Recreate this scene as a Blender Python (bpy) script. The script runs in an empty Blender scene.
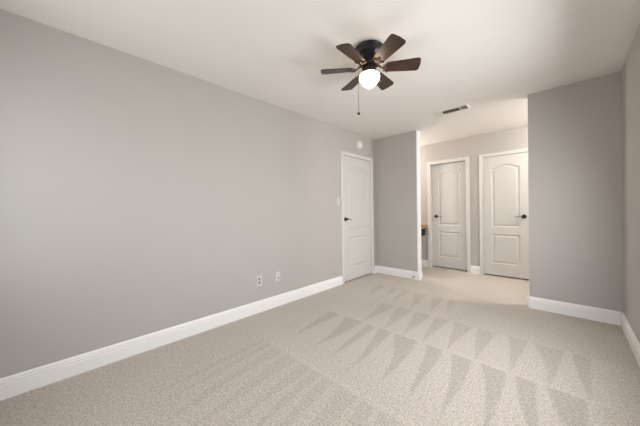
import bpy, bmesh, math
from mathutils import Vector, Matrix

scene = bpy.context.scene
col = scene.collection
PI = math.pi

# ------------------------------------------------------------------ camera
f_px, yaw, pitch, roll = 255.494, 0.76969, -0.006054, -0.014893
cam_pos = Vector((2.5422, 0.0, 1.1418))
Fw = Vector((-math.sin(yaw) * math.cos(pitch), math.cos(yaw) * math.cos(pitch), math.sin(pitch)))
R0 = Vector((math.cos(yaw), math.sin(yaw), 0))
U0 = R0.cross(Fw)
Rv = R0 * math.cos(roll) + U0 * math.sin(roll)
Uv = -R0 * math.sin(roll) + U0 * math.cos(roll)
cd = bpy.data.cameras.new('camera')
cam = bpy.data.objects.new('camera', cd)
col.objects.link(cam)
m = Matrix.Identity(4)
for r in range(3):
    m[r][0], m[r][1], m[r][2], m[r][3] = Rv[r], Uv[r], -Fw[r], cam_pos[r]
cam.matrix_world = m
cd.sensor_width = 36.0
cd.lens = f_px / 640.0 * 36.0
cd.clip_start = 0.02
scene.camera = cam

# ------------------------------------------------------------------ view, world, lights
vs = scene.view_settings
vs.view_transform = 'Standard'
vs.look = 'None'
vs.exposure = 0.0
vs.gamma = 1.0
vs.use_curve_mapping = False

world = bpy.data.worlds.new('world')
scene.world = world
world.use_nodes = True
wn = world.node_tree.nodes
sky = wn.new('ShaderNodeTexSky')
sky.sky_type = 'NISHITA'
sky.sun_disc = False
sky.sun_elevation = math.radians(50)
sky.sun_rotation = math.radians(200)
wn['Background'].inputs['Strength'].default_value = 0.12
world.node_tree.links.new(sky.outputs[0], wn['Background'].inputs[0])


def area(name, loc, direction, sx, sy, power, color):
    l = bpy.data.lights.new(name, 'AREA')
    l.shape = 'RECTANGLE'
    l.size, l.size_y = sx, sy
    l.energy = power
    l.color = color
    l.spread = math.radians(172)
    o = bpy.data.objects.new(name, l)
    o.location = loc
    o.rotation_euler = Vector(direction).to_track_quat('-Z', 'Y').to_euler()
    col.objects.link(o)
    return o


def point(name, loc, radius, power, color):
    l = bpy.data.lights.new(name, 'POINT')
    l.shadow_soft_size = radius
    l.energy = power
    l.color = color
    o = bpy.data.objects.new(name, l)
    o.location = loc
    col.objects.link(o)
    return o


# daylight of two added unseen windows, and the two lamps of the hall
area('added_side_daylight', (3.02, 1.94, 1.28), (-1, 0, -0.30), 1.78, 1.0, 57, (0.95, 0.975, 1.0))
area('added_rear_daylight', (1.20, -0.62, 1.40), (0, 1, -0.12), 1.9, 1.2, 23, (0.95, 0.975, 1.0))
point('hall_lamp_light', (3.05, 4.42, 2.26), 0.08, 72, (1.0, 0.975, 0.94))
point('vanity_lamp_light', (-0.35, 4.78, 2.02), 0.10, 46, (1.0, 0.93, 0.85))


# ------------------------------------------------------------------ materials
def new_mat(name):
    mt = bpy.data.materials.new(name)
    mt.use_nodes = True
    return mt, mt.node_tree.nodes, mt.node_tree.links, mt.node_tree.nodes['Principled BSDF']


def paint(name, color, rough=0.6, bump=0.03, scale=180.0, var=0.02, metal=0.0):
    mt, n, l, b = new_mat(name)
    b.inputs['Roughness'].default_value = rough
    b.inputs['Metallic'].default_value = metal
    geo = n.new('ShaderNodeNewGeometry')
    nz = n.new('ShaderNodeTexNoise')
    nz.inputs['Scale'].default_value = scale
    nz.inputs['Detail'].default_value = 2
    l.new(geo.outputs['Position'], nz.inputs['Vector'])
    bp = n.new('ShaderNodeBump')
    bp.inputs['Strength'].default_value = bump
    bp.inputs['Distance'].default_value = 0.004
    l.new(nz.outputs['Fac'], bp.inputs['Height'])
    l.new(bp.outputs['Normal'], b.inputs['Normal'])
    nz2 = n.new('ShaderNodeTexNoise')
    nz2.inputs['Scale'].default_value = 2.5
    l.new(geo.outputs['Position'], nz2.inputs['Vector'])
    mp = n.new('ShaderNodeMapRange')
    mp.inputs['To Min'].default_value = 1 - var
    mp.inputs['To Max'].default_value = 1 + var
    l.new(nz2.outputs['Fac'], mp.inputs['Value'])
    hs = n.new('ShaderNodeHueSaturation')
    hs.inputs['Color'].default_value = (*color, 1)
    l.new(mp.outputs[0], hs.inputs['Value'])
    l.new(hs.outputs[0], b.inputs['Base Color'])
    return mt


WALL = (0.466, 0.438, 0.412)
M_wall = paint('greige_wall_paint', WALL, 0.6, 0.012)
M_ceil = paint('ceiling_paint', (0.81, 0.780, 0.742), 0.8, 0.05, 120)
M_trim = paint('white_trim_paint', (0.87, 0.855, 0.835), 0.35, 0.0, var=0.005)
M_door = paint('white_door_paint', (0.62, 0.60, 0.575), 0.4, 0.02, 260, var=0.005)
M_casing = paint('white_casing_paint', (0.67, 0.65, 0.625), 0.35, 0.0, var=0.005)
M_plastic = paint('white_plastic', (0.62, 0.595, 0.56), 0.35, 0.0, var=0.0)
M_socket = paint('beige_socket', (0.34, 0.30, 0.255), 0.4, 0.0)
M_alarm = paint('bright_white_plastic', (0.85, 0.83, 0.79), 0.35, 0.0)
M_slot = paint('dark_slot', (0.10, 0.085, 0.075), 0.7, 0.0)
M_bronze = paint('oil_rubbed_bronze', (0.018, 0.013, 0.011), 0.32, 0.0, metal=0.6)
M_lever = paint('worn_bronze_lever', (0.16, 0.11, 0.075), 0.3, 0.0, metal=0.8)
M_iron = paint('antique_copper_bronze', (0.085, 0.052, 0.038), 0.45, 0.0, metal=0.6)
M_black = paint('black_metal', (0.014, 0.014, 0.016), 0.3, 0.0, metal=0.3)
M_steel = paint('painted_steel', (0.70, 0.66, 0.62), 0.4, 0.0)
M_duct_shade = paint('duct_shade', (0.035, 0.028, 0.022), 0.8, 0.0)
M_chrome = paint('spring_steel', (0.35, 0.33, 0.30), 0.3, 0.0, metal=0.9)
M_rubber = paint('dark_rubber', (0.03, 0.018, 0.016), 0.7, 0.0)


def math_node(n, l, op, a, b=None, c=None):
    nd = n.new('ShaderNodeMath')
    nd.operation = op
    for i, v in enumerate((a, b, c)):
        if v is None:
            continue
        if isinstance(v, (int, float)):
            nd.inputs[i].default_value = v
        else:
            l.new(v, nd.inputs[i])
    return nd.outputs[0]


def smooth(n, l, val, a, b):
    nd = n.new('ShaderNodeMapRange')
    nd.interpolation_type = 'SMOOTHSTEP'
    nd.inputs['From Min'].default_value = a
    nd.inputs['From Max'].default_value = b
    l.new(val, nd.inputs['Value'])
    return nd.outputs[0]


def carpet_material():
    mt, n, l, b = new_mat('cut_pile_carpet')
    b.inputs['Roughness'].default_value = 0.95
    b.inputs['Specular IOR Level'].default_value = 0.1
    b.inputs['Sheen Weight'].default_value = 0.15
    M = lambda op, a, b_=None, c=None: math_node(n, l, op, a, b_, c)
    geo = n.new('ShaderNodeNewGeometry')
    sep = n.new('ShaderNodeSeparateXYZ')
    l.new(geo.outputs['Position'], sep.inputs[0])
    X, Y = sep.outputs['X'], sep.outputs['Y']

    def noise(scale, detail=2.0, rough=0.5):
        z = n.new('ShaderNodeTexNoise')
        z.inputs['Scale'].default_value = scale
        z.inputs['Detail'].default_value = detail
        z.inputs['Roughness'].default_value = rough
        l.new(geo.outputs['Position'], z.inputs['Vector'])
        return z.outputs['Fac']
    wob = M('SUBTRACT', noise(3.0), 0.5)

    def wob_x(seed):
        cb = n.new('ShaderNodeCombineXYZ')
        l.new(X, cb.inputs[0])
        l.new(M('MULTIPLY', Y, 0.25), cb.inputs[1])
        cb.inputs[2].default_value = seed
        z = n.new('ShaderNodeTexNoise')
        z.inputs['Scale'].default_value = 3.2
        z.inputs['Detail'].default_value = 1
        l.new(cb.outputs[0], z.inputs['Vector'])
        return M('SUBTRACT', z.outputs['Fac'], 0.5)
    wob2 = M('SUBTRACT', noise(28.0, 3), 0.5)

    def row(y0, y1, period, phase, lean, duty, x0, x1, start, amp):
        """one vacuum row: wedges of brushed-back pile, wide at the far edge y1"""
        t = M('DIVIDE', M('SUBTRACT', M('ADD', Y, M('MULTIPLY', wob2, 0.03)), y0), y1 - y0)
        inside = M('MULTIPLY', M('GREATER_THAN', t, 0.0), M('LESS_THAN', t, 1.0))
        xin = M('MULTIPLY', smooth(n, l, X, x0, x0 + 0.2), M('SUBTRACT', 1.0, smooth(n, l, X, x1 - 0.15, x1)))
        s = M('ADD', X, M('MULTIPLY', M('SUBTRACT', t, 1.0), lean))
        s = M('ADD', s, M('ADD', M('MULTIPLY', wob_x(y0 * 7.3), 0.22), M('MULTIPLY', wob2, 0.024)))
        fr = M('FRACT', M('ADD', M('DIVIDE', s, period), phase))
        d = M('ABSOLUTE', M('SUBTRACT', fr, 0.5))
        half = M('MULTIPLY', M('MAXIMUM', M('SUBTRACT', t, start), 0.0), duty * 0.5 / (1 - start))
        e = M('SUBTRACT', half, d)
        w = smooth(n, l, e, -0.05, 0.06)
        return M('MULTIPLY', M('MULTIPLY', w, inside), M('MULTIPLY', xin, amp))
    dark = row(1.28, 2.17, 0.205, 0.18, 0.14, 0.72, 0.45, 2.75, 0.2, 1.0)
    dark = M('ADD', dark, row(2.17, 2.80, 0.20, 0.55, 0.05, 0.80, 0.75, 2.75, 0.0, 0.9))
    dark = M('ADD', dark, row(2.80, 3.45, 0.21, 0.2, 0.10, 0.75, 0.35, 1.65, 0.1, 0.75))
    dark = M('ADD', dark, row(0.35, 1.27, 0.14, 0.4, 0.10, 0.75, 0.45, 2.7, 0.0, 0.5))
    dark = M('ADD', dark, row(3.45, 4.05, 0.24, 0.3, 0.12, 0.7, 0.1, 0.95, 0.1, 0.4))
    # untouched pile towards the right-hand wall
    rest = M('MULTIPLY', smooth(n, l, Y, 2.76, 2.86), smooth(n, l, X, 1.5, 1.75))
    rest = M('MULTIPLY', rest, M('SUBTRACT', 1.0, smooth(n, l, Y, 3.9, 4.2)))
    dark = M('ADD', dark, M('MULTIPLY', rest, 0.4))
    # thin bright ridges where a row ends
    def ridge(y0):
        d = M('ABSOLUTE', M('SUBTRACT', M('ADD', Y, M('ADD', M('MULTIPLY', wob2, 0.03), M('MULTIPLY', wob, 0.03))), y0))
        return M('SUBTRACT', 1.0, smooth(n, l, d, 0.008, 0.03))
    rid = M('ADD', ridge(1.30), ridge(2.19))
    rid = M('MULTIPLY', rid, M('MULTIPLY', smooth(n, l, X, 0.45, 0.7), 0.28))
    patch = M('MULTIPLY', M('SUBTRACT', noise(1.3, 1), 0.5), 0.5)
    dk = M('ADD', M('SUBTRACT', dark, rid), patch)
    dk = M('MULTIPLY', dk, 1.0)
    tuft = M('ADD', M('MULTIPLY', noise(150.0, 2, 0.75), 0.7), M('MULTIPLY', noise(60.0, 3, 0.6), 0.3))
    tf = n.new('ShaderNodeMapRange')
    tf.inputs['From Min'].default_value = 0.33
    tf.inputs['From Max'].default_value = 0.67
    tf.inputs['To Min'].default_value = 0.45
    tf.inputs['To Max'].default_value = 1.55
    l.new(tuft, tf.inputs['Value'])
    val = M('MULTIPLY', tf.outputs[0], M('SUBTRACT', 1.0, M('MULTIPLY', dk, 0.165)))
    hs = n.new('ShaderNodeHueSaturation')
    hs.inputs['Color'].default_value = (0.495, 0.442, 0.388, 1)
    l.new(val, hs.inputs['Value'])
    l.new(hs.outputs[0], b.inputs['Base Color'])
    bp = n.new('ShaderNodeBump')
    bp.inputs['Strength'].default_value = 0.5
    bp.inputs['Distance'].default_value = 0.008
    l.new(tuft, bp.inputs['Height'])
    l.new(bp.outputs['Normal'], b.inputs['Normal'])
    return mt


def scuffed_wall():
    """same paint, with the faint touched-up marks of a removed hook rail"""
    mt = paint('greige_wall_paint_scuffed', WALL, 0.6, 0.012)
    n, l = mt.node_tree.nodes, mt.node_tree.links
    b = n['Principled BSDF']
    src = b.inputs['Base Color'].links[0].from_socket
    geo = n.new('ShaderNodeNewGeometry')
    sep = n.new('ShaderNodeSeparateXYZ')
    l.new(geo.outputs['Position'], sep.inputs[0])
    M = lambda op, a, b_=None, c=None: math_node(n, l, op, a, b_, c)

    def spot(x, z, sx, sz):
        dx = M('DIVIDE', M('SUBTRACT', sep.outputs['X'], x), sx)
        dz = M('DIVIDE', M('SUBTRACT', sep.outputs['Z'], z), sz)
        return M('SUBTRACT', 1.0, smooth(n, l, M('ADD', M('MULTIPLY', dx, dx), M('MULTIPLY', dz, dz)), 0.3, 1.0))
    tot = None
    for a in ((0.204, 1.825, 0.02, 0.05), (0.285, 1.85, 0.022, 0.06), (0.40, 1.875, 0.12, 0.012), (0.51, 1.90, 0.018, 0.03), (0.60, 1.895, 0.025, 0.03)):
        s = spot(*a)
        tot = s if tot is None else M('MAXIMUM', tot, s)
    mx = n.new('ShaderNodeMix')
    mx.data_type = 'RGBA'
    l.new(M('MULTIPLY', tot, 0.35), mx.inputs['Factor'])
    l.new(src, mx.inputs[6])
    mx.inputs[7].default_value = (WALL[0] * .78, WALL[1] * .78, WALL[2] * .78, 1)
    l.new(mx.outputs[2], b.inputs['Base Color'])
    return mt


def walnut():
    mt, n, l, b = new_mat('dark_walnut_blade')
    b.inputs['Roughness'].default_value = 0.38
    tc = n.new('ShaderNodeTexCoord')
    mp = n.new('ShaderNodeMapping')
    mp.inputs['Scale'].default_value = (6, 75, 20)
    l.new(tc.outputs['Object'], mp.inputs[0])
    nz = n.new('ShaderNodeTexNoise')
    nz.inputs['Scale'].default_value = 1.0
    nz.inputs['Detail'].default_value = 4
    nz.inputs['Distortion'].default_value = 0.6
    l.new(mp.outputs[0], nz.inputs['Vector'])
    cr = n.new('ShaderNodeValToRGB')
    cr.color_ramp.elements[0].position = 0.35
    cr.color_ramp.elements[0].color = (0.018, 0.009, 0.006, 1)
    cr.color_ramp.elements[1].position = 0.7
    cr.color_ramp.elements[1].color = (0.070, 0.034, 0.021, 1)
    l.new(nz.outputs['Fac'], cr.inputs[0])
    l.new(cr.outputs[0], b.inputs['Base Color'])
    return mt


def granite():
    mt, n, l, b = new_mat('brown_granite')
    b.inputs['Roughness'].default_value = 0.2
    geo = n.new('ShaderNodeNewGeometry')
    nz = n.new('ShaderNodeTexNoise')
    nz.inputs['Scale'].default_value = 70
    nz.inputs['Detail'].default_value = 4
    l.new(geo.outputs['Position'], nz.inputs['Vector'])
    cr = n.new('ShaderNodeValToRGB')
    cr.color_ramp.elements[0].position = 0.35
    cr.color_ramp.elements[0].color = (0.12, 0.065, 0.03, 1)
    cr.color_ramp.elements[1].position = 0.65
    cr.color_ramp.elements[1].color = (0.46, 0.31, 0.17, 1)
    l.new(nz.outputs['Fac'], cr.inputs[0])
    l.new(cr.outputs[0], b.inputs['Base Color'])
    return mt


def opal_glass():
    mt, n, l, b = new_mat('lit_opal_glass')
    b.inputs['Base Color'].default_value = (0.9, 0.86, 0.8, 1)
    b.inputs['Roughness'].default_value = 0.25
    b.inputs['Emission Color'].default_value = (1.0, 0.80, 0.54, 1)
    b.inputs['Emission Strength'].default_value = 12.0
    return mt


def pane_glass():
    mt, n, l, b = new_mat('window_glass')
    tr = n.new('ShaderNodeBsdfTransparent')
    gl = n.new('ShaderNodeBsdfGlossy')
    gl.inputs['Roughness'].default_value = 0.02
    mx = n.new('ShaderNodeMixShader')
    mx.inputs[0].default_value = 0.06
    l.new(tr.outputs[0], mx.inputs[1])
    l.new(gl.outputs[0], mx.inputs[2])
    l.new(mx.outputs[0], n['Material Output'].inputs[0])
    return mt


M_carpet = carpet_material()
M_scuff = scuffed_wall()
M_blade = walnut()
M_granite = granite()
M_globe = opal_glass()
M_glass = pane_glass()


# ------------------------------------------------------------------ mesh helpers
def link(name, bm, mat, parent=None, loc=(0, 0, 0), smooth_angle=None, rot=None):
    bmesh.ops.remove_doubles(bm, verts=bm.verts, dist=1e-6)
    bmesh.ops.recalc_face_normals(bm, faces=bm.faces)
    me = bpy.data.meshes.new(name)
    bm.to_mesh(me)
    bm.free()
    me.materials.append(mat)
    if smooth_angle is not None:
        for p in me.polygons:
            p.use_smooth = True
        me.set_sharp_from_angle(angle=math.radians(smooth_angle))
    o = bpy.data.objects.new(name, me)
    col.objects.link(o)
    o.location = loc
    if rot:
        o.rotation_euler = rot
    if parent:
        o.parent = parent
    return o


def tag(o, label=None, cat=None, group=None, kind=None):
    for k, v in (('label', label), ('category', cat), ('group', group), ('kind', kind)):
        if v:
            o[k] = v
    return o


def empty(name, loc, label, cat, group=None):
    o = bpy.data.objects.new(name, None)
    col.objects.link(o)
    o.location = loc
    o.empty_display_size = 0.05
    return tag(o, label, cat, group)


def box(bm, a, b, bevel=0.0, fr=None):
    lo = [min(a[i], b[i]) for i in range(3)]
    hi = [max(a[i], b[i]) for i in range(3)]
    r = bmesh.ops.create_cube(bm, size=1.0)
    for v in r['verts']:
        for i in range(3):
            v.co[i] = lo[i] + (v.co[i] + 0.5) * (hi[i] - lo[i])
    vs_ = list(r['verts'])
    if bevel:
        es = list({e for v in vs_ for e in v.link_edges})
        rb = bmesh.ops.bevel(bm, geom=es, offset=bevel, segments=2, affect='EDGES', profile=0.5)
        vs_ = list({v for f in rb['faces'] for v in f.verts} | {v for v in vs_ if v.is_valid})
    if fr:
        for v in vs_:
            v.co = fr(*v.co)
    return vs_


def lathe(bm, prof, seg=32, mat=None):
    """prof: list of (r, z); revolve about z"""
    rings = []
    for r, z in prof:
        if r < 1e-6:
            rings.append([bm.verts.new((0, 0, z))])
        else:
            rings.append([bm.verts.new((r * math.cos(2 * PI * k / seg), r * math.sin(2 * PI * k / seg), z)) for k in range(seg)])
    vs_ = [v for r in rings for v in r]
    for A, B in zip(rings, rings[1:]):
        for k in range(seg):
            k2 = (k + 1) % seg
            if len(A) == 1 and len(B) == 1:
                continue
            if len(A) == 1:
                bm.faces.new((A[0], B[k], B[k2]))
            elif len(B) == 1:
                bm.faces.new((A[k], B[0], A[k2]))
            else:
                bm.faces.new((A[k], B[k], B[k2], A[k2]))
    if mat is not None:
        for v in vs_:
            v.co = mat @ v.co
    return vs_


def tube(bm, pts, rad, seg=10):
    """round tube through pts with radius number or list"""
    pts = [Vector(p) for p in pts]
    rads = rad if isinstance(rad, (list, tuple)) else [rad] * len(pts)
    rings = []
    for i, p in enumerate(pts):
        t = (pts[min(i + 1, len(pts) - 1)] - pts[max(i - 1, 0)]).normalized()
        up = Vector((0, 0, 1)) if abs(t.z) < 0.9 else Vector((1, 0, 0))
        u = t.cross(up).normalized()
        w = u.cross(t)
        rings.append([bm.verts.new(p + (u * math.cos(2 * PI * k / seg) + w * math.sin(2 * PI * k / seg)) * rads[i]) for k in range(seg)])
    for A, B in zip(rings, rings[1:]):
        for k in range(seg):
            bm.faces.new((A[k], A[(k + 1) % seg], B[(k + 1) % seg], B[k]))
    bm.faces.new(rings[0])
    bm.faces.new(rings[-1])


def extrude_profile(bm, prof, s0, s1, fr):
    """prof (d, z) closed polygon; extruded along s from s0 to s1"""
    A = [bm.verts.new(fr(s0, d, z)) for d, z in prof]
    B = [bm.verts.new(fr(s1, d, z)) for d, z in prof]
    k = len(prof)
    for i in range(k):
        bm.faces.new((A[i], A[(i + 1) % k], B[(i + 1) % k], B[i]))
    bm.faces.new(A)
    bm.faces.new(B)


def fr_left(x=0.0, y=0.0):      # wall whose face looks towards +X
    return lambda s, d, z: Vector((x + d, y + s, z))


def fr_front(y=0.0, x=0.0):     # wall whose face looks towards -Y
    return lambda s, d, z: Vector((x + s, y - d, z))


def fr_right(x=0.0, y=0.0):     # wall whose face looks towards -X
    return lambda s, d, z: Vector((x - d, y + s, z))


# ------------------------------------------------------------------ setting
H = 2.44
XR = 2.9187      # right wall
YL = 4.0978      # short wall behind the left door
YR = 3.7736      # wall on the right
YB = 5.1639      # end wall of the hall
XL_END = 0.792   # end of the short wall
XR_START = 2.222
Y0 = -0.50       # wall behind the camera
HX0, HX1 = -1.3, 4.2


def structure(name, bm, mat, label, cat, **kw):
    o = link(name, bm, mat, **kw)
    tag(o, label, cat, None, 'structure')
    return o


bm = bmesh.new()
box(bm, (HX0 - .1, Y0 - .14, -0.06), (HX1 + .1, YB + .3, 0))
structure('floor', bm, M_carpet, 'beige cut pile carpet with vacuum marks covering the whole floor', 'floor')
bm = bmesh.new()
box(bm, (HX0 - .1, Y0 - .14, H), (HX1 + .1, YB + .3, H + .08))
structure('ceiling', bm, M_ceil, 'flat off-white painted ceiling', 'ceiling')


def wall_open(bm, fr, s0, s1, thick, openings, depth=None):
    """solid wall with rectangular openings (a, b, z0, z1); depth < thick leaves a back panel"""
    cur = s0
    for a, b, z0, z1 in sorted(openings):
        box(bm, (cur, -thick, 0), (a, 0, H), fr=fr)
        box(bm, (a, -thick, z1), (b, 0, H), fr=fr)
        if z0 > 0:
            box(bm, (a, -thick, 0), (b, 0, z0), fr=fr)
        if depth:
            box(bm, (a, -thick, z0), (b, -depth, z1), fr=fr)
        cur = b
    box(bm, (cur, -thick, 0), (s1, 0, H), fr=fr)


DZ = 2.032       # door opening height
bm = bmesh.new()
wall_open(bm, fr_left(0), Y0, YL + .12, 0.16, [(3.130, 3.966, 0, DZ + .02)], 0.12)
structure('wall_left', bm, M_wall, 'long plain greige wall on the left', 'wall')
bm = bmesh.new()
box(bm, (0.0, YL, 0), (XL_END - .0185, YL + .12, H))
box(bm, (HX0, YL, 0), (-0.16, YL + .12, H))
structure('wall_inner_left', bm, M_scuff, 'short greige wall beside the left door with faint marks high up', 'wall')
bm = bmesh.new()
box(bm, (XR_START, YR, 0), (HX1, YR + .105, H))
structure('wall_inner_right', bm, M_wall, 'greige wall on the right jutting out in front of the hall', 'wall')
WIN = (1.00, 2.88, 0.72, 1.84)
bm = bmesh.new()
wall_open(bm, fr_right(XR), Y0, YR, 0.14, [WIN])
structure('wall_right', bm, M_wall, 'greige wall at the right edge of the picture', 'wall')
WIN2 = (0.25, 2.15, 0.78, 2.02)
bm = bmesh.new()
wall_open(bm, lambda s, d, z: Vector((s, Y0 + d, z)), -0.16, XR + .14, 0.14, [WIN2])
structure('wall_front', bm, M_wall, 'greige wall behind the camera', 'wall')
D2 = (0.592, 1.226)      # opening of the hall door on the left
D3 = (1.490, 2.118)      # opening of the hall door on the right
bm = bmesh.new()
wall_open(bm, fr_front(YB), HX0, HX1, 0.20, [(D2[0] - .018, D2[1] + .018, 0, DZ + .02), (D3[0] - .018, D3[1] + .018, 0, DZ + .02)], 0.16)
structure('wall_back', bm, M_wall, 'pale end wall of the hall holding two white doors', 'wall')
bm = bmesh.new()
box(bm, (HX0 - .1, YL, 0), (HX0, YB + .2, H))
structure('wall_hall_left', bm, M_wall, 'hall wall far left out of sight', 'wall')
bm = bmesh.new()
box(bm, (HX1, YR, 0), (HX1 + .1, YB + .2, H))
structure('wall_hall_right', bm, M_wall, 'hall wall far right out of sight', 'wall')

# two unseen windows, added to light the room
for nm, fr, (a, b, z0, z1), lab in (('added_window_1', fr_right(XR), WIN, 'added unseen white window in the right wall beside the camera'),
                                    ('added_window_2', lambda s, d, z: Vector((s, Y0 + d, z)), WIN2, 'added unseen white window in the wall behind the camera')):
    bm = bmesh.new()
    w = .05
    for p, q in (((a, -.11, z0), (a + w, -.05, z1)), ((b - w, -.11, z0), (b, -.05, z1)), ((a + w, -.11, z0), (b - w, -.05, z0 + w)),
                 ((a + w, -.11, z1 - w), (b - w, -.05, z1)), (((a + b) / 2 - .02, -.105, z0 + w), ((a + b) / 2 + .02, -.055, z1 - w))):
        box(bm, p, q, 0.004, fr)
    wo = structure(nm, bm, M_trim, lab, 'window')
    bm = bmesh.new()
    box(bm, (a + w, -.084, z0 + w), (b - w, -.080, z1 - w), fr=fr)
    link('pane', bm, M_glass, wo)
    bm = bmesh.new()
    box(bm, (a + .001, -.05, z0 + .0005), (b - .001, -.001, z0 + .02), .006, fr)
    link('window_sill', bm, M_trim, wo)

# baseboards
BB = [(0.0005, 0), (0.016, 0), (0.016, 0.086), (0.0115, 0.089), (0.0115, 0.093), (0.0145, 0.095), (0.0145, 0.105), (0.0095, 0.109), (0.0095, 0.113), (0.0115, 0.116), (0.008, 0.126), (0.003, 0.132), (0.0005, 0.132)]


def baseboard(name, runs, label):
    bm = bmesh.new()
    for fr, s0, s1 in runs:
        extrude_profile(bm, BB, s0, s1, fr)
    return structure(name, bm, M_trim, label, 'baseboard')


baseboard('baseboard_left', [(fr_left(0), Y0, 3.093), (fr_left(0), 4.003, YL - .0005)], 'long white baseboard along the left wall')
baseboard('baseboard_inner_left', [(fr_front(YL), 0.0165, XL_END - .0205)], 'short white baseboard between the left door and the hall')
baseboard('baseboard_inner_right', [(fr_front(YR), XR_START, XR - .0165), (fr_right(XR_START), YR + .0005, YR + .105)], 'white baseboard under the wall on the right')
baseboard('baseboard_right', [(fr_right(XR), Y0, YR)], 'white baseboard along the wall at the right edge')
baseboard('baseboard_hall', [(fr_front(YB), HX0, D2[0] - .0575), (fr_front(YB), D2[1] + .0575, D3[0] - .0575), (fr_front(YB), D3[1] + .0575, HX1)],
          'white baseboard along the hall end wall between the doors')

# trim board capping the end of the short wall, with its plinth
bm = bmesh.new()
box(bm, (XL_END - .0175, YL - .003, 0), (XL_END, YL + .1195, H), .002)
tr = structure('trim_1', bm, M_trim, 'white vertical trim board capping the end of the short wall', 'trim')
bm = bmesh.new()
pl = [(d + .0005, z) for d, z in BB]
extrude_profile(bm, [(d + .012, z) for d, z in BB], XL_END - .020, XL_END + .012, fr_front(YL + .010))
extrude_profile(bm, BB, -(0.012), .12, lambda s, d, z: Vector((XL_END + d, YL + s, z)))
link('plinth', bm, M_trim, tr)


# ------------------------------------------------------------------ doors
def offset_loop(pts, t):
    n = len(pts)
    out = []
    for i in range(n):
        a, b, c = Vector(pts[i - 1]), Vector(pts[i]), Vector(pts[(i + 1) % n])
        e1, e2 = (b - a).normalized(), (c - b).normalized()
        n1, n2 = Vector((-e1.y, e1.x)), Vector((-e2.y, e2.x))
        q = n1 + n2
        q = q / max(q.length_squared / 2, 1e-6) if q.length > 1e-6 else n1
        # q scaled so that q.n1 == 1
        k = q.dot(n1)
        out.append(tuple(b + q * (t / k)))
    return out


def door_face_bm(w, h, thick, fr, d0):
    """moulded two-panel slab, upper panel with a bell-shaped arch; s in 0..w, front at d0"""
    bm = bmesh.new()
    st = 0.118 * w / 0.61 if w < 0.7 else 0.125
    x0, x1 = st, w - st
    lo = [(x0, 0.215), (x1, 0.215), (x1, 0.715), (x0, 0.715)]
    zs, arch, n = 1.828, 0.055, 40
    up = [(x0, 0.835), (x1, 0.835)]
    for i in range(n + 1):
        t = i / n
        up.append((x1 + (x0 - x1) * t, zs + arch * (0.5 - 0.5 * math.cos(2 * PI * min(1, max(0, (t - .05) / .9)))) ** 0.72))
    outer = [(0, 0.022), (w, 0.022), (w, h), (0, h)]

    def ring(pts, d):
        return [bm.verts.new(fr(s, d, z)) for s, z in pts]

    def edges(vs_):
        return [bm.edges.new((vs_[i], vs_[(i + 1) % len(vs_)])) for i in range(len(vs_))]
    O = ring(outer, d0)
    es = edges(O)
    holes = []
    for P in (lo, up):
        r = ring(P, d0)
        es += edges(r)
        holes.append((P, r))
    bmesh.ops.triangle_fill(bm, edges=es, use_beauty=True, use_dissolve=False)
    for P, r in holes:
        prev = r
        for t, dd in ((0.006, -0.0035), (0.012, -0.0095), (0.022, -0.0105), (0.030, -0.0085), (0.044, -0.0025), (0.050, -0.0015)):
            nx = ring(offset_loop(P, t), d0 + dd)
            for i in range(len(P)):
                j = (i + 1) % len(P)
                bm.faces.new((prev[i], prev[j], nx[j], nx[i]))
            prev = nx
        es2 = [bm.edges.get((prev[i], prev[(i + 1) % len(prev)])) for i in range(len(prev))]
        bmesh.ops.triangle_fill(bm, edges=es2, use_beauty=True)
    B = ring(outer, d0 - thick)
    for i in range(4):
        j = (i + 1) % 4
        bm.faces.new((O[i], O[j], B[j], B[i]))
    bm.faces.new(B)
    return bm


def casing_bm(w, h, fr, depth, gap=0.003):
    """mitred casing round an opening 0..w x 0..h, with jamb boards and stop"""
    bm = bmesh.new()
    prof = [(0.0, 0.0006), (0.0, 0.009), (0.004, 0.012), (0.012, 0.012), (0.016, 0.010), (0.040, 0.015), (0.050, 0.017), (0.055, 0.015), (0.057, 0.011), (0.057, 0.0006)]
    rings = []
    for o, d in prof:
        rings.append([bm.verts.new(fr(s, d, z)) for s, z in ((-o, 0), (-o, h + o), (w + o, h + o), (w + o, 0))])
    for i in range(len(rings)):
        A, B = rings[i], rings[(i + 1) % len(rings)]
        for k in range(3):
            bm.faces.new((A[k], A[k + 1], B[k + 1], B[k]))
    bm.faces.new([r[0] for r in rings])
    bm.faces.new([r[3] for r in rings])
    j = 0.017
    box(bm, (-j, -depth, 0), (0, 0.0, h), fr=fr)
    box(bm, (w, -depth, 0), (w + j, 0.0, h), fr=fr)
    box(bm, (-j, -depth, h), (w + j, 0.0, h + j), fr=fr)
    return bm


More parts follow.
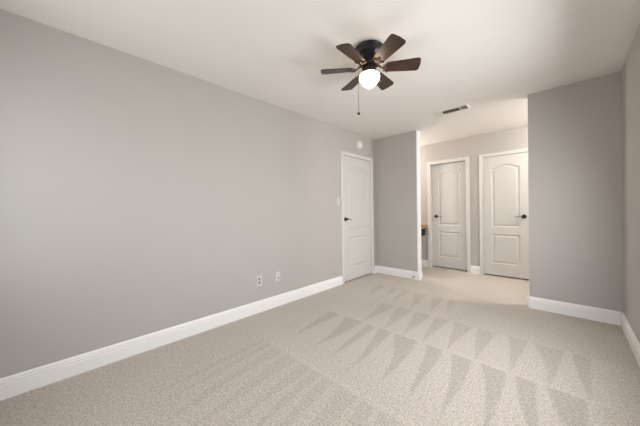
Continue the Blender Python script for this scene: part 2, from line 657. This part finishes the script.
def lever_handle(parent, fr, s, d, z, direction, wavy=False):
    bm = bmesh.new()
    axis = (fr(0, 1, 0) - fr(0, 0, 0)).normalized()
    Mx = Matrix.Translation(fr(s, d, z)) @ axis.to_track_quat('Z', 'Y').to_matrix().to_4x4()
    lathe(bm, [(0.0, 0.0003), (0.033, 0.0003), (0.033, 0.005), (0.030, 0.010), (0.021, 0.014), (0.014, 0.017), (0.0125, 0.040), (0.016, 0.043), (0.017, 0.050), (0.012, 0.056), (0.0, 0.057)], 28, Mx)
    h = link('lever_handle', bm, M_bronze, parent, smooth_angle=35)
    bm = bmesh.new()
    pts, rad = [], []
    n = 14
    for i in range(n + 1):
        t = i / n
        zz = z + (0.007 * math.sin(t * PI * 1.6) if wavy else -0.004 * t * t * 3 + 0.003 * math.sin(t * PI))
        pts.append(fr(s + direction * (0.008 + 0.107 * t), d + 0.049 - 0.012 * math.sin(t * PI * 0.5) * t, zz))
        rad.append(0.0085 - 0.0035 * t + (0.002 if i == n else 0))
    tube(bm, pts, rad, 10)
    link('lever', bm, M_lever, h, smooth_angle=40)
    return h


def build_door(name, root_loc, fr, w, recess, handle_s, direction, hinge_s, label, wavy=False, wall_depth=0.115):
    sw = w - 0.006
    f2 = lambda s, d, z: fr(s + .003, d, z)
    bm = door_face_bm(sw, DZ - .004, 0.035, f2, -recess)
    o = structure(name, bm, M_door, label, 'door', loc=root_loc)
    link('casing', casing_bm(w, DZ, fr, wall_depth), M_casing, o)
    bm = bmesh.new()
    sd = recess + 0.0355
    for a, b in (((0, -sd - .03, 0), (.012, -sd, DZ)), ((w - .012, -sd - .03, 0), (w, -sd, DZ)), ((.012, -sd - .03, DZ - .012), (w - .012, -sd, DZ))):
        box(bm, a, b, fr=fr)
    link('door_stop_strip', bm, M_trim, o)
    lever_handle(o, fr, handle_s, -recess, 1.012, direction, wavy)
    if hinge_s is not None:
        for z in (0.26, 1.02, 1.79):
            bm = bmesh.new()
            p = fr(hinge_s, 0.008, z)
            Mx = Matrix.Translation(p)
            lathe(bm, [(0, -.006), (.003, -.005), (.003, 0), (.0062, 0), (.0062, .089), (.003, .089), (.003, .094), (0, .095)], 12, Mx)
            link('hinge', bm, M_steel, o, smooth_angle=35)
    return o


L0 = 3.150
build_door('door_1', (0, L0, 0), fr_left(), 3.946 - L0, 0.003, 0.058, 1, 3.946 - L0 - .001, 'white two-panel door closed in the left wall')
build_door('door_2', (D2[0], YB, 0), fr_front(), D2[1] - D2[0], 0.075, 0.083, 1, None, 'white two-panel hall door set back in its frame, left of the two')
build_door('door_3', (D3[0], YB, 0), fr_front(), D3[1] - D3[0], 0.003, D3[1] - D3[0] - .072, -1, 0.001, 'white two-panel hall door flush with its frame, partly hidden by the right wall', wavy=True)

# ------------------------------------------------------------------ ceiling fan
FX, FY = 1.409, 1.762
fan = empty('ceiling_fan', (FX, FY, H), 'six-blade dark walnut ceiling fan with a lit globe, hugging the ceiling', 'ceiling fan')
ZB = -0.160
bm = bmesh.new()
lathe(bm, [(0, -.0005), (.108, -.0005), (.114, -.006), (.116, -.016), (.111, -.022), (.111, -.052), (.114, -.056), (.114, -.064), (.108, -.070), (.098, -.086),
           (.094, -.092), (.090, -.104), (.078, -.116), (.0, -.116)], 48)
link('motor_housing', bm, M_black, fan, smooth_angle=40)
bm = bmesh.new()
lathe(bm, [(0, -.1165), (.066, -.1165), (.074, -.120), (.074, -.131), (.068, -.135), (.062, -.150), (.0, -.150)], 40)
link('motor_collar', bm, M_bronze, fan, smooth_angle=40)
bm = bmesh.new()
lathe(bm, [(0, -.1505), (.048, -.1505), (.052, -.155), (.052, -.178), (.047, -.184), (.055, -.187), (.060, -.191), (.060, -.197), (.052, -.199), (.0, -.199)], 36)
link('switch_housing', bm, M_bronze, fan, smooth_angle=40)
bm = bmesh.new()
gp = [(.050, -.1995), (.060, -.202), (.073, -.207), (.082, -.215), (.0865, -.225), (.0865, -.235), (.082, -.252), (.072, -.270), (.058, -.287), (.043, -.301), (.029, -.311), (.012, -.316), (0, -.317)]
gp = [(a * .93, -.1995 + (b + .1995) * .97) for a, b in gp]
lathe(bm, gp, 32)
link('light_globe', bm, M_globe, fan, smooth_angle=80)['label'] = 'glowing white glass globe'

R0b, R1b = 0.118, 0.387


def blade_outline(n=10):
    pts = []
    # root (rounded), then tip with rounded corners, counter-clockwise
    wr, wt, rc = 0.043, 0.061, 0.022
    def w(x):
        t = (x - R0b) / (R1b - R0b)
        return wr + (wt - wr) * min(1, t * 1.15) ** 0.9
    for i in range(n + 1):           # lower side root to tip
        x = R0b + 0.032 + (R1b - rc - R0b - 0.032) * i / n
        pts.append((x, -w(x)))
    for i in range(1, 7):
        a = -PI / 2 + (PI / 2) * i / 6
        pts.append((R1b - rc + rc * math.cos(a), -(wt - rc) + rc * math.sin(a)))
    pts.append((R1b + 0.004, 0))
    for i in range(0, 7):
        a = (PI / 2) * i / 6
        pts.append((R1b - rc + rc * math.cos(a), (wt - rc) + rc * math.sin(a)))
    for i in range(n, -1, -1):
        x = R0b + 0.032 + (R1b - rc - R0b - 0.032) * i / n
        pts.append((x, w(x)))
    xr = R0b + 0.032
    wr2 = w(xr)
    for i in range(1, 10):
        a = PI / 2 + PI * i / 10
        pts.append((xr + 0.034 * math.cos(a), wr2 * math.sin(a)))
    return pts


def prism(bm, pts, z0, z1, Mx=None):
    A = [bm.verts.new((x, y, z0)) for x, y in pts]
    B = [bm.verts.new((x, y, z1)) for x, y in pts]
    k = len(pts)
    for i in range(k):
        bm.faces.new((A[i], A[(i + 1) % k], B[(i + 1) % k], B[i]))
    bm.faces.new(A[::-1])
    bm.faces.new(B)
    if Mx is not None:
        for v in A + B:
            v.co = Mx @ v.co


def make_blade():
    bm = bmesh.new()
    prism(bm, blade_outline(), -.0035, .0035)
    bl = link('blade', bm, M_blade)
    # iron: arm from the hub, forked scrolls and a clasp under the blade root
    bm = bmesh.new()
    tube(bm, [(.064, 0, .022), (.078, 0, .016), (.092, 0, .002), (.104, 0, -.006), (.125, 0, -.0075), (.150, 0, -.0075)], [.010, .0095, .008, .0075, .007, .006], 10)
    for s in (-1, 1):
        pts = []
        for i in range(17):
            t = i / 16
            a = -PI * 0.15 + t * PI * 1.45
            pts.append((.104 + .030 * t + .016 * math.cos(a), s * (.004 + .030 * t ** .7 + .008 * math.sin(a)), -.0075))
        tube(bm, pts, [.0055 - .002 * i / 16 for i in range(17)], 8)
        ring = [(.111 + .036 * (1 - math.cos(t)) * .5 + .012, s * .045 * math.sin(t), -.0068) for t in [PI * .05 + PI * .45 * i / 8 for i in range(9)]]
        tube(bm, ring, .005, 8)
    pl_ = [(.126 + .028 * math.cos(2 * PI * i / 20), .020 * math.sin(2 * PI * i / 20)) for i in range(20)]
    prism(bm, pl_, -.0085, -.0037)
    for x, y in ((.136, .011), (.136, -.011), (.114, 0)):
        lathe(bm, [(0, -.0125), (.004, -.0115), (.005, -.0086), (0, -.0086)], 10, Matrix.Translation((x, y, 0)))
    ir = link('blade_bracket', bm, M_iron, bl, smooth_angle=40)
    return bl, ir


b0, i0 = make_blade()
pitch_b = math.radians(-14)
for k in range(6):
    if k == 0:
        bl, ir = b0, i0
    else:
        bl = b0.copy()
        col.objects.link(bl)
        ir = i0.copy()
        col.objects.link(ir)
        ir.parent = bl
    bl.parent = fan
    az = math.radians((-26.5, 35.8, 97.0, 157.0, 218.0, 274.5)[k])
    bl.matrix_local = Matrix.Translation((0, 0, ZB)) @ Matrix.Rotation(az, 4, 'Z') @ Matrix.Rotation(pitch_b, 4, 'X')

# pull chains hanging from the switch housing
for (dx, dy, ln, fin) in ((-.0665, -.060, .337, .0125), (.062, .060, .085, .006)):
    bm = bmesh.new()
    a = Vector((dx, dy, 0)).normalized()
    z0 = -.170
    pts = [a * .051 + Vector((0, 0, z0)), a * .070 + Vector((0, 0, z0 - .001)), a * .086 + Vector((0, 0, z0 - .010)), a * .0895 + Vector((0, 0, z0 - .03)), a * .0895 + Vector((0, 0, z0 - ln))]
    tube(bm, pts, .0013, 6)
    n = int(ln / .012)
    for i in range(3, n):
        bmesh.ops.create_icosphere(bm, subdivisions=1, radius=.0021, matrix=Matrix.Translation(a * .0895 + Vector((0, 0, z0 - i * .012))))
    ch = link('pull_chain', bm, M_bronze, fan, smooth_angle=60)
    bm = bmesh.new()
    lathe(bm, [(0, .010), (.003, .008), (fin * .7, .004), (fin, -.003), (fin * .85, -.010), (fin * .4, -.014), (0, -.0145)], 14,
          Matrix.Translation(a * .0895 + Vector((0, 0, z0 - ln - .006))))
    link('pull_knob', bm, M_black, ch, smooth_angle=60)

# ------------------------------------------------------------------ ceiling vent
vx0, vx1, vy0, vy1 = 1.246, 1.664, 3.532, 3.700
vent = empty('ceiling_vent', ((vx0 + vx1) / 2, (vy0 + vy1) / 2, H), 'white ceiling air register with louvers over a shade-dark backing in front of the hall', 'vent')
cx, cy = (vx0 + vx1) / 2, (vy0 + vy1) / 2
W2, D2_ = (vx1 - vx0) / 2, (vy1 - vy0) / 2
bw = .020
bm = bmesh.new()
rings = []
for o, z in ((0, -.0006), (0, -.004), (.006, -.008), (bw - .004, -.012), (bw, -.010), (bw, -.0006)):
    rings.append([bm.verts.new((sx * (W2 - o), sy * (D2_ - o), z)) for sx, sy in ((-1, -1), (1, -1), (1, 1), (-1, 1))])
for i in range(len(rings)):
    A, B = rings[i], rings[(i + 1) % len(rings)]
    for k in range(4):
        bm.faces.new((A[k], A[(k + 1) % 4], B[(k + 1) % 4], B[k]))
link('frame', bm, M_steel, vent)
bm = bmesh.new()
box(bm, (-W2 + bw, -D2_ + bw, -.0022), (W2 - bw, D2_ - bw, -.0006))  # near-black sheet stands in for the shade inside the duct
link('backing', bm, M_duct_shade, vent)
iw, idp = W2 - bw, D2_ - bw
xa, xb = -iw + .085, iw - .078


def slat(bmv, c, half, along_x, tilt, hw=.0075):
    Mx = Matrix.Translation(c) @ (Matrix.Rotation(tilt, 4, 'X') if along_x else Matrix.Rotation(tilt, 4, 'Y'))
    if along_x:
        a, b = (-half, -hw, -.0006), (half, hw, .0006)
    else:
        a, b = (-hw, -half, -.0006), (hw, half, .0006)
    for v in box(bmv, a, b):
        v.co = Mx @ v.co


for i in range(4):       # long middle louvers
    bm = bmesh.new()
    slat(bm, Vector(((xa + xb) / 2, -idp + (i + .5) * 2 * idp / 4, -.0088)), (xb - xa) / 2 - .003, True, math.radians(20), .0048)
    link('slat', bm, M_steel, vent)
for i in range(5):       # short louvers at the left end, turned towards the room
    bm = bmesh.new()
    slat(bm, Vector((-iw + .003 + (i + .5) * .080 / 5, 0, -.0092)), idp - .002, False, math.radians(-20))
    link('slat', bm, M_steel, vent)
for i in range(4):       # short louvers at the right end
    bm = bmesh.new()
    slat(bm, Vector((xb + .002 + (i + .5) * .074 / 4, 0, -.0098)), idp - .002, False, math.radians(35), .0045)
    link('slat', bm, M_steel, vent)
for x in (xa, xb):
    bm = bmesh.new()
    box(bm, (x - .0022, -idp, -.015), (x + .0022, idp, -.0024))
    link('divider', bm, M_steel, vent)

# ------------------------------------------------------------------ smoke alarm
bm = bmesh.new()
Mx = Matrix.Rotation(PI / 2, 4, 'Y')
lathe(bm, [(0, .0006), (.066, .0006), (.066, .010), (.062, .012), (.062, .016), (.064, .019), (.060, .030), (.052, .036), (.030, .039), (0, .039)], 40, Mx)
sa = tag(link('smoke_alarm', bm, M_alarm, loc=(0, 3.605, 2.262), smooth_angle=30), 'round white smoke alarm on the wall above the left door', 'smoke alarm')
bm = bmesh.new()
lathe(bm, [(.040, .0370), (.043, .0388), (.046, .0362)], 32, Mx)
link('vent_ring', bm, M_slot, sa)
bm = bmesh.new()
lathe(bm, [(0, .0425), (.010, .0425), (.012, .0395), (0, .0392)], 20, Matrix.Translation((0, .012, .008)) @ Mx)
link('test_button', bm, M_plastic, sa)


# ------------------------------------------------------------------ wall plates
def plate(name, y, z, w, h, label, cat):
    bm = bmesh.new()
    box(bm, (0.0006, -w / 2, -h / 2), (.007, w / 2, h / 2), .0025)
    return tag(link(name, bm, M_plastic, loc=(0, y, z)), label, cat)


o = plate('electrical_outlet', 1.604, .358, .073, .118, 'white duplex outlet low on the left wall', 'outlet')
for dz in (-.021, .021):
    bm = bmesh.new()
    lathe(bm, [(0, .0072), (.0165, .0072), (.0165, .0092), (.015, .0098), (0, .0098)], 24, Matrix.Translation((0, 0, dz)) @ Matrix.Rotation(PI / 2, 4, 'Y'))
    s_ = link('socket', bm, M_socket, o)
    bm = bmesh.new()
    for dy, hh in ((-.0065, .0055), (.0065, .0045)):
        box(bm, (.0099, dy - .0018, dz + .001 - hh), (.0104, dy + .0018, dz + .001 + hh))
    box(bm, (.0099, -.003, dz - .012), (.0104, .003, dz - .0065))
    link('slots', bm, M_slot, s_)
bm = bmesh.new()
lathe(bm, [(0, .0072), (.003, .0072), (.003, .0078), (0, .0082)], 10, Matrix.Rotation(PI / 2, 4, 'Y'))
link('screw', bm, M_chrome, o)

o = plate('cable_jack', 1.862, .356, .073, .118, 'white cable wall plate with one round jack, nearest the left door', 'wall plate')
bm = bmesh.new()
lathe(bm, [(0, .0072), (.0085, .0072), (.0085, .010), (.006, .0105), (.006, .016), (0, .016)], 20, Matrix.Translation((0, .008, -.016)) @ Matrix.Rotation(PI / 2, 4, 'Y'))
link('jack', bm, M_slot, o)
for dz in (-.042, .042):
    bm = bmesh.new()
    lathe(bm, [(0, .0072), (.003, .0072), (.003, .0078), (0, .0082)], 10, Matrix.Translation((0, 0, dz)) @ Matrix.Rotation(PI / 2, 4, 'Y'))
    link('screw', bm, M_chrome, o)

o = plate('light_switch', 3.030, 1.290, .076, .120, 'off-white light switch plate on the wall left of the left door', 'light switch')
bm = bmesh.new()
box(bm, (.0072, -.010, -.020), (.0085, .010, .020), .0006)
link('switch_collar', bm, M_plastic, o)
bm = bmesh.new()
vsx = box(bm, (.0087, -.0045, -.004), (.021, .0045, .004), .001)
for v in vsx:
    v.co.z += (v.co.x - .0087) * .7
link('toggle', bm, M_plastic, o)
for dz in (-.030, .030):
    bm = bmesh.new()
    lathe(bm, [(0, .0072), (.003, .0072), (.003, .0078), (0, .0082)], 10, Matrix.Translation((0, 0, dz)) @ Matrix.Rotation(PI / 2, 4, 'Y'))
    link('screw', bm, M_plastic, o)

# ------------------------------------------------------------------ door stops
for x, y, z, ln, lab in ((.728, YL - .0162, .050, .050, 'spring door stop with dark tip on the short wall baseboard'),
                         (1.232, YB - .0190, .034, .045, 'small dark-tipped door stop at the foot of the frame between the hall doors')):
    st = empty('door_stop', (x, y, z), lab, 'door stop')
    bm = bmesh.new()
    Mx = Matrix.Rotation(PI / 2, 4, 'X')
    lathe(bm, [(0, 0.0004), (.011, 0.0004), (.011, .003), (.006, .007), (0, .007)], 16, Mx)
    pts = []
    for i in range(73):
        a = i / 72 * 2 * PI * 9
        pts.append((.0048 * math.cos(a), -.007 - (ln - .012) * i / 72, .0048 * math.sin(a)))
    tube(bm, pts, .0013, 6)
    link('spring', bm, M_chrome, st, smooth_angle=50)
    bm = bmesh.new()
    lathe(bm, [(0, ln - .006), (.0075, ln - .006), (.0105, ln - .002), (.0105, ln + .008), (.008, ln + .011), (0, ln + .0115)], 16, Mx)
    link('rubber_tip', bm, M_rubber, st, smooth_angle=40)

# ------------------------------------------------------------------ vanity counter in the hall
van = empty('vanity_counter', (0.0, YB, .842), 'brown stone vanity counter glimpsed behind the short wall beside the hall door', 'counter')
bm = bmesh.new()
box(bm, (-1.0, -.60, -.070), (.531, -.001, 0), .006)
link('countertop', bm, M_granite, van)
bm = bmesh.new()
box(bm, (-1.0, -.56, -.841), (.10, -.02, -.0705), .003)
link('cabinet', bm, M_trim, van)
bm = bmesh.new()
box(bm, (.10, -.30, -.205), (.485, -.002, -.0705), .004)
link('apron', bm, M_black, van)
